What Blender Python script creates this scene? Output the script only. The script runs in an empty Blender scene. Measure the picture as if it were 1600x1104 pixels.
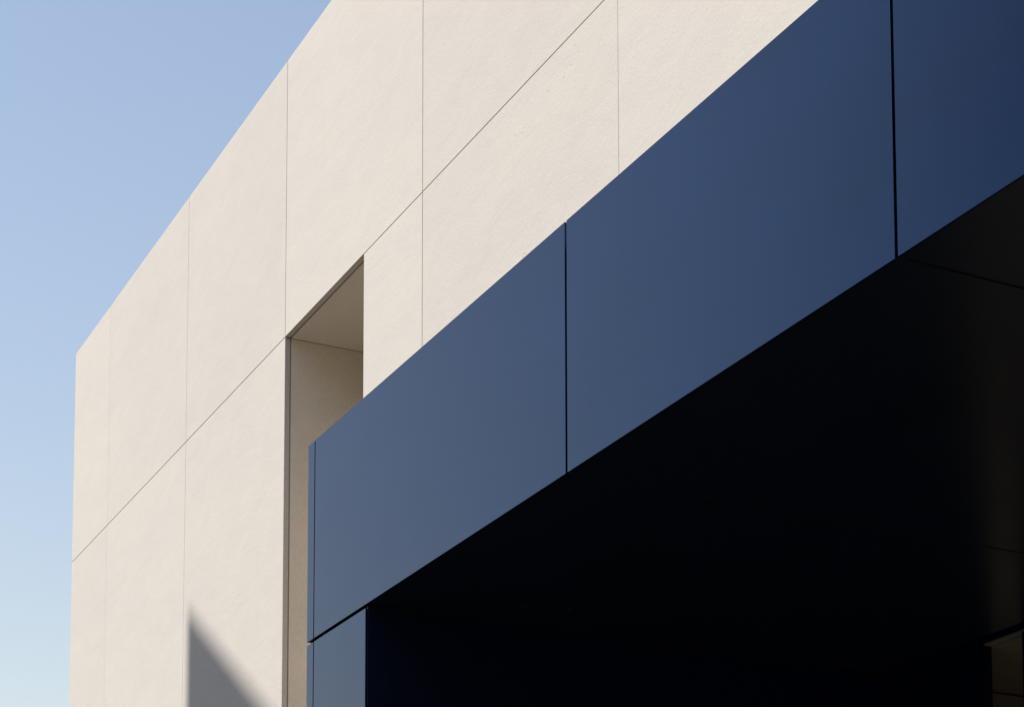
import bpy, bmesh, math
from mathutils import Vector, Matrix

S = bpy.context.scene

# ------------------------------------------------------------------ camera
cam_d = bpy.data.cameras.new("camera")
cam = bpy.data.objects.new("camera", cam_d)
S.collection.objects.link(cam)
cam_d.sensor_fit = 'HORIZONTAL'
cam_d.sensor_width = 36.0
cam_d.lens = 74.73
cam_d.shift_y = 0.6295
cam_d.clip_start = 0.1
cam_d.clip_end = 4000
yaw, pitch, roll = math.radians(26.8794), math.radians(5.7717), math.radians(-0.0878)
fw = Vector((-math.cos(yaw) * math.cos(pitch), math.sin(yaw) * math.cos(pitch), math.sin(pitch)))
rt = Vector((math.sin(yaw), math.cos(yaw), 0.0))
up = rt.cross(fw)
r2 = rt * math.cos(roll) + up * math.sin(roll)
u2 = -rt * math.sin(roll) + up * math.cos(roll)
m = Matrix.Identity(4)
for i in range(3):
    m[i][0], m[i][1], m[i][2] = r2[i], u2[i], -fw[i]
m[2][3] = 1.6
cam.matrix_world = m
S.camera = cam

# ------------------------------------------------------------------ sky and sun
LD = Vector((0.22, 1.0, -1.0)).normalized()          # direction in which sunlight travels
sd = -LD
elev = math.asin(sd.z)
w = bpy.data.worlds.new("World")
S.world = w
w.use_nodes = True
nt = w.node_tree
bg = nt.nodes["Background"]
sky = nt.nodes.new("ShaderNodeTexSky")
sky.sky_type = 'NISHITA'
sky.sun_disc = False
sky.sun_elevation = elev
sky.sun_rotation = math.atan2(sd.x, sd.y)
sky.air_density = 2.0
sky.dust_density = 0.2
sky.ozone_density = 1.0
tint = nt.nodes.new("ShaderNodeVectorMath")             # white balance of the whole sky
tint.operation = 'MULTIPLY'
tint.inputs[1].default_value = (1.03, 0.918, 0.975)
nt.links.new(sky.outputs[0], tint.inputs[0])
nt.links.new(tint.outputs[0], bg.inputs[0])
bg.inputs[1].default_value = 0.142

sun_d = bpy.data.lights.new("sun", 'SUN')
sun_d.energy = 4.75
sun_d.angle = math.radians(0.53)
sun_d.color = (1.0, 0.95, 0.885)
sun = bpy.data.objects.new("sun", sun_d)
S.collection.objects.link(sun)
sun.rotation_euler = LD.to_track_quat('-Z', 'Y').to_euler()
sun.location = (-20, -40, 40)

S.view_settings.view_transform = 'Standard'
S.view_settings.look = 'None'
S.view_settings.exposure = 0.25
S.view_settings.gamma = 1.0
S.view_settings.use_curve_mapping = False
S.render.engine = 'CYCLES'
S.cycles.max_bounces = 10
S.cycles.use_denoising = True


# ------------------------------------------------------------------ materials
class NT:
    def __init__(self, name):
        self.m = bpy.data.materials.new(name)
        self.m.use_nodes = True
        self.t = self.m.node_tree
        self.b = self.t.nodes["Principled BSDF"]

    def n(self, kind, **kw):
        nd = self.t.nodes.new(kind)
        for k, v in kw.items():
            if isinstance(k, str) and hasattr(nd, k):
                setattr(nd, k, v)
        return nd

    def l(self, a, b):
        self.t.links.new(a, b)

    def coords(self, scale):
        tc = self.n("ShaderNodeTexCoord")
        mp = self.n("ShaderNodeMapping")
        mp.inputs['Scale'].default_value = scale
        self.l(tc.outputs['Object'], mp.inputs['Vector'])
        return mp.outputs[0]

    def noise(self, scale3, scale, detail=4, rough=0.55, dist=0.0):
        nz = self.n("ShaderNodeTexNoise")
        self.l(self.coords(scale3), nz.inputs['Vector'])
        nz.inputs['Scale'].default_value = scale
        nz.inputs['Detail'].default_value = detail
        nz.inputs['Roughness'].default_value = rough
        nz.inputs['Distortion'].default_value = dist
        return nz.outputs['Fac']

    def maprange(self, v, a, b, c, d):
        mr = self.n("ShaderNodeMapRange")
        self.l(v, mr.inputs['Value'])
        for i, x in enumerate((a, b, c, d)):
            mr.inputs[i + 1].default_value = x
        return mr.outputs[0]

    def math(self, op, a, b):
        mt = self.n("ShaderNodeMath")
        mt.operation = op
        for i, x in enumerate((a, b)):
            if isinstance(x, (int, float)):
                mt.inputs[i].default_value = x
            else:
                self.l(x, mt.inputs[i])
        return mt.outputs[0]

    def scaled(self, col, fac):
        """a colour multiplied by a value socket"""
        vm = self.n("ShaderNodeVectorMath")
        vm.operation = 'SCALE'
        if isinstance(col, tuple):
            vm.inputs[0].default_value = col
        else:
            self.l(col, vm.inputs[0])
        self.l(fac, vm.inputs['Scale'])
        return vm.outputs[0]

    def mix(self, a, b, f):
        mx = self.n("ShaderNodeMix")
        mx.data_type = 'RGBA'
        self.l(f, mx.inputs[0])
        for i, x in ((6, a), (7, b)):
            if isinstance(x, tuple):
                mx.inputs[i].default_value = (*x, 1)
            else:
                self.l(x, mx.inputs[i])
        return mx.outputs[2]


def concrete(name, base, warm, rel=1.0):
    k = NT(name)
    big = k.noise((0.28, 0.5, 0.75), 1.0, 5, 0.6, 0.6)      # broad cloudy mottling, drawn out along the wall
    mid = k.noise((0.6, 1.0, 1.6), 2.6, 6, 0.62, 0.9)        # trowel strokes
    fine = k.noise((1, 1, 1), 60, 3, 0.7)
    col = k.mix(base, warm, k.maprange(big, 0.35, 0.65, 0, 1))
    var = k.math('ADD', k.maprange(mid, 0.3, 0.7, -0.025, 0.025), k.maprange(big, 0.3, 0.7, -0.03, 0.03))
    var = k.math('ADD', var, k.maprange(fine, 0.25, 0.75, -0.11, 0.11))
    oi = k.n("ShaderNodeObjectInfo")
    var = k.math('ADD', var, k.maprange(oi.outputs['Random'], 0, 1, -0.02, 0.02))
    # small pits in drifting bands
    vo = k.n("ShaderNodeTexVoronoi")
    k.l(k.coords((0.7, 1, 1.2)), vo.inputs['Vector'])
    vo.inputs['Scale'].default_value = 14
    pit = k.maprange(vo.outputs['Distance'], 0.08, 0.17, 1, 0)
    band = k.maprange(k.noise((0.35, 1, 1.5), 1.1, 4, 0.6, 1.2), 0.57, 0.68, 0, 1)
    pit = k.math('MULTIPLY', pit, band)
    var = k.math('SUBTRACT', var, k.math('MULTIPLY', pit, 0.2))
    k.l(k.scaled(col, k.math('ADD', var, 1.0)), k.b.inputs['Base Color'])
    k.b.inputs['Roughness'].default_value = 0.9
    k.b.inputs['Specular IOR Level'].default_value = 0.25
    h = k.math('ADD', k.math('MULTIPLY', mid, 0.0022 * rel), k.math('MULTIPLY', fine, 0.0016 * rel))
    h = k.math('ADD', h, k.math('MULTIPLY', k.noise((1, 1, 1), 14, 4, 0.6), 0.0030 * rel))
    h = k.math('SUBTRACT', h, k.math('MULTIPLY', pit, 0.002))
    bp = k.n("ShaderNodeBump")
    bp.inputs['Strength'].default_value = 1.0
    bp.inputs['Distance'].default_value = 1.0
    k.l(h, bp.inputs['Height'])
    k.l(bp.outputs[0], k.b.inputs['Normal'])
    return k.m


def paint(name, base, rough=0.28, metal=0.0, ior=1.5, wave=0.0005, tint=(1, 1, 1)):
    k = NT(name)
    big = k.noise((0.5, 0.5, 0.9), 1.3, 4, 0.6, 0.4)
    fine = k.noise((1, 1, 1), 220, 2, 0.5)
    var = k.math('ADD', k.maprange(big, 0.3, 0.7, 0.82, 1.18), k.maprange(fine, 0.3, 0.7, -0.02, 0.02))
    k.l(k.scaled(base, var), k.b.inputs['Base Color'])
    k.l(k.maprange(k.noise((0.7, 0.7, 1.4), 1.9, 5, 0.65, 0.5), 0.3, 0.7, rough - 0.015, rough + 0.015), k.b.inputs['Roughness'])
    k.b.inputs['Metallic'].default_value = metal
    k.b.inputs['IOR'].default_value = ior
    k.b.inputs['Specular Tint'].default_value = (*tint, 1)
    bp = k.n("ShaderNodeBump")
    bp.inputs['Strength'].default_value = 1.0
    bp.inputs['Distance'].default_value = 1.0
    k.l(k.math('MULTIPLY', k.noise((1, 1, 1), 1.6, 2, 0.4), wave), bp.inputs['Height'])
    k.l(bp.outputs[0], k.b.inputs['Normal'])
    return k.m


def plain(name, col, rough=0.6, metal=0.0, amp=0.06, scale=8):
    k = NT(name)
    k.l(k.scaled(col, k.maprange(k.noise((1, 1, 1), scale, 5, 0.6), 0.3, 0.7, 1 - amp, 1 + amp)), k.b.inputs['Base Color'])
    k.b.inputs['Roughness'].default_value = rough
    k.b.inputs['Metallic'].default_value = metal
    return k.m


M_CON = concrete("cream_cast_concrete", (0.497, 0.464, 0.424), (0.488, 0.456, 0.410))
M_REV = concrete("reveal_concrete_lifted", (0.66, 0.59, 0.495), (0.68, 0.605, 0.505), 0.5)  # facade concrete lightened and warmed to stand in for bounced sunlight
M_BACK = plain("block_wall", (0.30, 0.26, 0.20), 0.9)
M_SEAL = plain("joint_sealant", (0.36, 0.32, 0.25), 0.9)
M_NAVY = paint("navy_coated_metal", (0.0003, 0.0050, 0.026), 0.24, 0.0, 1.73, tint=(0.09, 0.32, 0.66), wave=0.002)
M_NAVYD = paint("dark_navy_lining", (0.0008, 0.0045, 0.022), 0.30, 0.0, 1.35)
M_SOF = paint("black_navy_soffit", (0.0025, 0.006, 0.013), 0.26, 0.0, 1.8)
M_BLK = plain("black_backing", (0.006, 0.008, 0.014), 0.8)
M_STONE = plain("brown_stone_lining", (0.15, 0.122, 0.088), 0.6, 0, 0.12)
M_REFL = plain("pale_reflection_lining", (0.64, 0.57, 0.47), 0.6)
M_LFLOOR = plain("lobby_floor_stone", (0.36, 0.33, 0.28), 0.6)
M_TRIM = plain("bronze_trim", (0.22, 0.18, 0.13), 0.45, 0.3)
M_ROOF = plain("roof_membrane", (0.25, 0.25, 0.25), 0.9)
M_ALU = plain("dark_window_frame", (0.03, 0.032, 0.035), 0.4, 0.5)
kg = NT("window_glass")
kg.b.inputs['Base Color'].default_value = (0.02, 0.025, 0.03, 1)
kg.b.inputs['Roughness'].default_value = 0.05
kg.l(kg.maprange(kg.noise((1, 1, 1), 2, 2), 0, 1, 0.03, 0.07), kg.b.inputs['Roughness'])
M_GLASS = kg.m
M_GROUND = plain("grey_granite_paving", (0.13, 0.125, 0.115), 0.85, 0, 0.2, 3)
M_NEIGH = concrete("neighbour_render", (0.40, 0.38, 0.34), (0.42, 0.39, 0.35))


# ------------------------------------------------------------------ mesh helpers
def empty(name, loc, label, cat, rz=0.0):
    o = bpy.data.objects.new(name, None)
    S.collection.objects.link(o)
    o.location = loc
    o.rotation_euler = (0, 0, rz)
    o['label'] = label
    o['category'] = cat
    return o


def box(name, a, b, mat, parent, bevel=0.004, seg=2, side=None):
    """a box between corners a and b (in the parent's coordinates) with softly eased edges"""
    bm = bmesh.new()
    bmesh.ops.create_cube(bm, size=1.0)
    for v in bm.verts:
        for i in range(3):
            v.co[i] = (a[i] + b[i]) / 2 + v.co[i] * abs(b[i] - a[i])
    if bevel:
        bmesh.ops.bevel(bm, geom=list(bm.edges), offset=bevel, segments=seg, profile=0.5, affect='EDGES')
    if side:                                           # edges in a second material, blackened to keep sky glare out of joints
        bm.normal_update()
        for f in bm.faces:
            if abs(f.normal.z) < 0.5:
                f.material_index = 1
    o = link(name, bm, mat, parent)
    if side:
        o.data.materials.append(side)
    return o


def prism(name, pts, z0, z1, mat, parent, bevel=0.0):
    bm = bmesh.new()
    lo = [bm.verts.new((x, y, z0)) for x, y in pts]
    hi = [bm.verts.new((x, y, z1)) for x, y in pts]
    n = len(pts)
    bm.faces.new(lo[::-1])
    bm.faces.new(hi)
    for i in range(n):
        bm.faces.new((lo[i], lo[(i + 1) % n], hi[(i + 1) % n], hi[i]))
    bmesh.ops.recalc_face_normals(bm, faces=bm.faces)
    if bevel:
        bmesh.ops.bevel(bm, geom=list(bm.edges), offset=bevel, segments=2, profile=0.5, affect='EDGES')
    return link(name, bm, mat, parent)


def link(name, bm, mat, parent):
    me = bpy.data.meshes.new(name)
    bm.to_mesh(me)
    bm.free()
    me.materials.append(mat)
    o = bpy.data.objects.new(name, me)
    S.collection.objects.link(o)
    if parent is not None:
        o.parent = parent
    return o


# ------------------------------------------------------------------ ground
g = box('ground', (-1500, -1500, -0.4), (1500, 1500, 0.0), M_GROUND, None, 0)
g['kind'] = 'structure'

# ------------------------------------------------------------------ cream concrete building
# local frame: x along the facade, y = 0 on the facade plane, growing into the building
OX = -20.8
bld = empty('concrete_building', (OX, 8.0, 0.0),
            'cream smooth concrete building with thin panel joints and a tall recess, behind the canopy',
            'building', math.atan(-0.00915))
PT = 0.060                                             # panel thickness seen at the opening
TOP, JT, LOW = 14.442, 11.230, 4.60
cols = [-30.398, -28.487, -24.884, -21.311, -17.577, -13.788, -9.30, -6.00, -2.70, 1.00, 4.70]
cols = [c - OX for c in cols]
OPL, OPR = cols[3], -19.030 - OX
HW = [0.0, 0.0016, 0.0034, 0.0058, 0.0054, 0.0022, 0.003, 0.003, 0.003, 0.003, 0.0]   # half widths of the upright joints
G = 0.0042                                             # half joint
DEPTH = 11.0


PX, PZ = -11.95 - OX, 5.40                             # the porch passes under the facade to the right of PX, below PZ
seals = []


def sealant(a, b):
    seals.append(box('joint_sealant', a, b, M_SEAL, bld, 0))


def cpanel(x0, x1, z0, z1, gl=G, gr=G):
    if abs(x1 - OPL) < 1e-6 and z1 <= JT + 1e-6:
        gr = 0.0                                       # this edge is the arris of the recess
    return box('facade_panel', (x0 + gl, 0, z0 + G), (x1 - gr, PT, z1 - G), M_CON, bld, 0.0035)


for i in range(len(cols) - 1):
    x0, x1 = cols[i], cols[i + 1]
    cpanel(x0, x1, JT, TOP, gl=HW[i], gr=HW[i + 1])
    if i == 3:
        cpanel(OPR, x1, LOW, JT, gl=0, gr=HW[i + 1])
    else:
        if x1 <= PX:
            cpanel(x0, x1, LOW, JT, gr=HW[i + 1], gl=HW[i])
        else:
            cpanel(x0, x1, PZ, JT, gr=HW[i + 1], gl=HW[i])
            if x0 < PX:
                cpanel(x0, PX, LOW, PZ)
    if x0 < PX:
        cpanel(x0, min(x1, PX), 0.02, LOW)
for c, hw in zip(cols[1:-1], HW[1:-1]):                                   # sealant set a few millimetres back in every joint
    for z0, z1 in ((JT + G, TOP - 0.006), (PZ if c > PX else LOW, JT - G)):
        sealant((c - hw + 0.0003, 0.006, z0), (c + hw - 0.0003, PT, z1))
    if c == cols[3]:
        bpy.data.objects.remove(seals.pop())           # here the recess opens
sealant((cols[0] + 0.006, 0.007, JT - G + 0.0005), (OPL - 0.01, PT, JT + G - 0.0005))
sealant((OPR + 0.01, 0.007, JT - G + 0.0005), (cols[-1] - 0.01, PT, JT + G - 0.0005))

# backing wall right behind the panels, in pieces round the recess
BY0, BY1 = PT + 0.004, 0.55
XL, XR = cols[0] + 0.06, cols[-1]
LIN = 0.09                                             # lining thickness
RD = 1.55                                               # recess depth
box('backing_wall', (XL, BY0, 0.0), (OPL - LIN, BY1, TOP - 0.05), M_BACK, bld, 0)
box('backing_wall', (OPR + LIN, BY0, 0.0), (PX, BY1, TOP - 0.05), M_BACK, bld, 0)
box('backing_wall', (PX, BY0, PZ), (XR, BY1, TOP - 0.05), M_BACK, bld, 0)
box('backing_wall', (OPL - LIN, BY0, JT + LIN), (OPR + LIN, BY1, TOP - 0.05), M_BACK, bld, 0)
box('backing_wall', (OPL - LIN, BY0, 0.0), (OPR + LIN, BY1, LOW - LIN), M_BACK, bld, 0)
box('joint_filler', (OPL - LIN + 0.002, BY0 - 0.001, LOW), (OPL - 0.006, BY0 + 0.008, JT), M_BACK, bld, 0)
box('joint_filler', (OPL, BY0 - 0.001, JT + 0.006), (OPR, BY0 + 0.008, JT + LIN - 0.002), M_BACK, bld, 0)

# lining of the recess, set back behind a fine joint
LY = PT + 0.013
box('reveal_panel', (OPL - LIN, LY, LOW), (OPL + 0.001, RD, JT - 0.005), M_REV, bld, 0.003)
box('reveal_panel', (OPR - 0.001, LY, LOW), (OPR + LIN, RD, JT - 0.005), M_REV, bld, 0.003)
box('ceiling_panel', (OPL - 0.002, LY, JT - 0.001), (OPR + 0.002, RD, JT + LIN), M_REV, bld, 0.003)
box('sill_panel', (OPL + 0.003, LY, LOW - LIN), (OPR - 0.003, RD, LOW + 0.02), M_REV, bld, 0.003)
box('bounce_panel', (OPL + 0.004, RD - 0.08, LOW + 0.024), (OPR - 0.004, RD - 0.005, 7.96), M_REV, bld, 0.003)  # unseen pale back, added to bounce sunlight onto the reveal
box('bounce_panel', (OPL + 0.004, RD - 0.08, 7.97), (OPR - 0.004, RD - 0.005, JT - 0.012), M_REV, bld, 0.003)
box('rear_wall', (OPL - LIN, RD + 0.005, LOW - LIN), (OPR + LIN, RD + 0.3, JT + LIN), M_BACK, bld, 0)

# left flank of the building, its panels in the same courses
for k in range(3):
    y0, y1 = 0.066 + k * 3.645, 0.066 + (k + 1) * 3.645
    for z0, z1 in ((0.02, LOW), (LOW, JT), (JT, TOP)):
        box('side_panel', (cols[0] + G, y0 + G, z0 + G), (cols[0] + G + PT - 0.006, y1 - G, z1 - G), M_CON, bld, 0.0035)
box('side_wall', (XL + 0.002, BY1, 0), (XL + 0.35, DEPTH, TOP - 0.05), M_BACK, bld, 0)
box('rear_wall', (XL + 0.35, DEPTH - 0.3, 0), (XR, DEPTH, TOP - 0.05), M_CON, bld, 0)
box('side_wall', (XR - 0.3, BY1, 0), (XR, DEPTH - 0.3, TOP - 0.05), M_CON, bld, 0)
box('roof', (XL + 0.35, BY1, TOP - 0.7), (XR - 0.3, DEPTH - 0.3, TOP - 0.45), M_ROOF, bld, 0)

# ------------------------------------------------------------------ navy entrance canopy
FY = 4.640                                             # plane of the fascia
can = empty('entrance_canopy', (-11.926, FY, 0.0),
            'navy blue metal clad entrance canopy with a deep panelled fascia, dark soffit and left pier',
            'canopy')
cx, cy = -11.926, FY
ZB, ZT = 5.080, 6.321
H = 0.009                                              # half of an open joint
TH = 0.012                                             # cladding thickness


def P(x, y, z):
    return (x - cx, y - cy, z)


fx = [-11.815, -8.5755, -6.030, -3.485, -0.940, 1.605, 4.15]
WALLY = 7.93                                           # the canopy stops just clear of the concrete


def fpanel(name, x0, x1, z0, z1, mat=None):
    return box(name, P(x0, FY, z0), P(x1, FY + TH, z1), mat or M_NAVY, can, 0.0012)


for a, b in zip(fx[:-1], fx[1:]):
    fpanel('fascia_panel', a + (0.006 if a == fx[0] else H), b - H, ZB, ZT)


def corner(z0, z1):
    """folded corner piece: narrow front strip that turns back along the end of the canopy"""
    x0, x1 = -11.926, -11.815 - 0.006
    pts = [(x0, FY), (x1, FY), (x1, FY + TH), (x0 + TH, FY + TH), (x0 + TH, FY + 0.6), (x0, FY + 0.6)]
    return prism('corner_panel', [(x - cx, y - cy) for x, y in pts], z0, z1, M_NAVY, can, 0.0012)


corner(ZB, ZT)
corner(0.02, ZB - 0.022)
for y0, y1 in ((FY + 0.618, 6.35), (6.368, WALLY)):
    box('end_panel', P(-11.926, y0, ZB), P(-11.926 + TH, y1, ZT), M_NAVY, can, 0.0012)
    box('end_panel', P(-11.926, y0, 0.02), P(-11.926 + TH, y1, ZB - 0.022), M_NAVY, can, 0.0012)

# pier front, its inner side and the backing of both
IX = -11.007                                           # inner face of the pier
fpanel('pier_panel', -11.815 + 0.006, IX, 0.02, ZB - 0.022)
for y0, y1 in ((FY + TH + 0.003, 8.396),):
    box('pier_side_panel', P(IX - TH, y0, 0.02), P(IX - 0.002, y1, ZB - 0.006), M_NAVYD, can, 0.002)
box('pier_core', P(-11.926 + TH + 0.004, FY + TH + 0.05, 0), P(IX - TH - 0.004, WALLY, ZB + 0.05), M_BLK, can, 0)
box('fascia_core', P(-11.926 + TH + 0.03, FY + TH + 0.05, ZB + 0.052), P(4.10, FY + 0.40, ZT - 0.07), M_BLK, can, 0)
box('roof', P(-11.926 + TH + 0.03, FY + 0.402, ZT - 0.30), P(4.10, WALLY, ZT - 0.12), M_ROOF, can, 0)

# soffit: one panel per fascia panel, with a dark reveal at the fascia and at the back wall
SB = 8.270
sx = [IX + 0.003] + fx[1:]
for a, b in zip(sx[:-1], sx[1:]):
    box('soffit_panel', P(a + (0 if a == sx[0] else H), FY + TH + 0.003, ZB + 0.003), P(b - H, SB, ZB + 0.045), M_SOF, can, 0.0, side=M_BLK)
box('soffit_core', P(IX + 0.0, FY + 0.11, ZB + 0.075), P(4.10, SB + 0.14, ZB + 0.16), M_BLK, can, 0)

# rear wall of the porch with a tall narrow doorway slot; stone lined lobby behind, its wide gap and pale floor added to bring light in
BW = 8.400
SL, SR = -10.125, -9.775
box('back_panel', P(IX - 0.06, BW, 0.0), P(SL, BW + 0.06, ZB + 0.07), M_NAVYD, can, 0.002)
for a, b in ((-5.382, -2.9), (-2.882, -0.4), (-0.382, 2.1), (2.118, 4.1)):
    box('back_panel', P(a, BW, 0.0), P(b, BW + 0.06, ZB - 0.002), M_NAVYD, can, 0.002)
box('mullion', P(SR, BW, 0.0), P(SR + 0.12, BW + 0.12, ZB - 0.002), M_NAVYD, can, 0.002)
box('lobby_floor', P(IX + 0.01, BW + 0.13, 0.001), P(-5.5, 12.19, 0.03), M_LFLOOR, can, 0.002)
box('head_panel', P(SL + 0.002, BW, ZB + 0.014), P(4.1, BW + 0.06, ZB + 0.07), M_NAVYD, can, 0.001)
box('head_trim', P(SL + 0.002, BW - 0.004, ZB), P(4.1, BW + 0.05, ZB + 0.012), M_TRIM, can, 0.001)
box('lobby_wall', P(IX - 0.10, 8.40, 4.56), P(IX + 0.0, 12.3, ZB - 0.012), M_STONE, can, 0.002)
box('lobby_wall', P(IX - 0.10, 8.40, 0.0), P(IX + 0.0, 12.3, 4.55), M_REFL, can, 0.002)['label'] = 'unseen pale lower wall added for its reflection in the soffit'  # added below view so the glossy soffit mirrors a pale band
box('lobby_ceiling', P(IX - 0.1, BW + 0.062, ZB), P(-5.39, 12.3, ZB + 0.07), M_STONE, can, 0.002)
box('lobby_wall', P(IX + 0.01, 12.2, 0.0), P(-5.39, 12.3, ZB - 0.012), M_STONE, can, 0.002)
box('lobby_wall', P(-5.48, BW + 0.07, 0.0), P(-5.39, 12.19, ZB - 0.012), M_STONE, can, 0.002)

# ------------------------------------------------------------------ neighbour across the court (casts the pointed shadow)
APEX = Vector((-24.70, 8.04, 9.02))
t_n = 24.0 * math.sqrt(0.22 ** 2 + 2.0)
A = APEX - LD * t_n
e1 = Vector((0.797, -0.604))
nb = empty('stone_tower', (A.x, A.y, 0.0), 'slim wedge-shaped stone tower standing across the court from the cream building', 'tower')
op = empty('sky_blocker', (0.0, -32.0, 0.0), 'unseen plain brick block across the street, added to hold back low sky light', 'building')  # added out of view to cut low skylight on the shaded facade
M_BRICK = plain("dark_brick", (0.16, 0.12, 0.10), 0.85, 0, 0.15)
box('wall', (-45, -14, 0), (55, -0.3, 29), M_BRICK, op, 0.02)
for zf in range(7):
    for xi in range(14):
        x0 = -42.0 + xi * 6.9
        z0 = 1.4 + zf * 4.1
        f = box('window', (x0, -0.3, z0), (x0 + 3.6, -0.18, z0 + 2.2), M_ALU, op, 0)
        box('pane', (x0 + 0.1, -0.18, z0 + 0.1), (x0 + 3.5, -0.16, z0 + 2.1), M_GLASS, f, 0)
prism('tower_wall', [(0, 0), (-0.2, -7.0), (e1.x * 10, e1.y * 10)], 0.0, A.z, M_NEIGH, nb, 0.01)
prism('parapet_cap', [(-0.03, -0.3), (-0.2, -6.7), (e1.x * 9.6, e1.y * 9.6 - 0.1)], A.z + 0.001, A.z + 0.03, M_ROOF, nb)
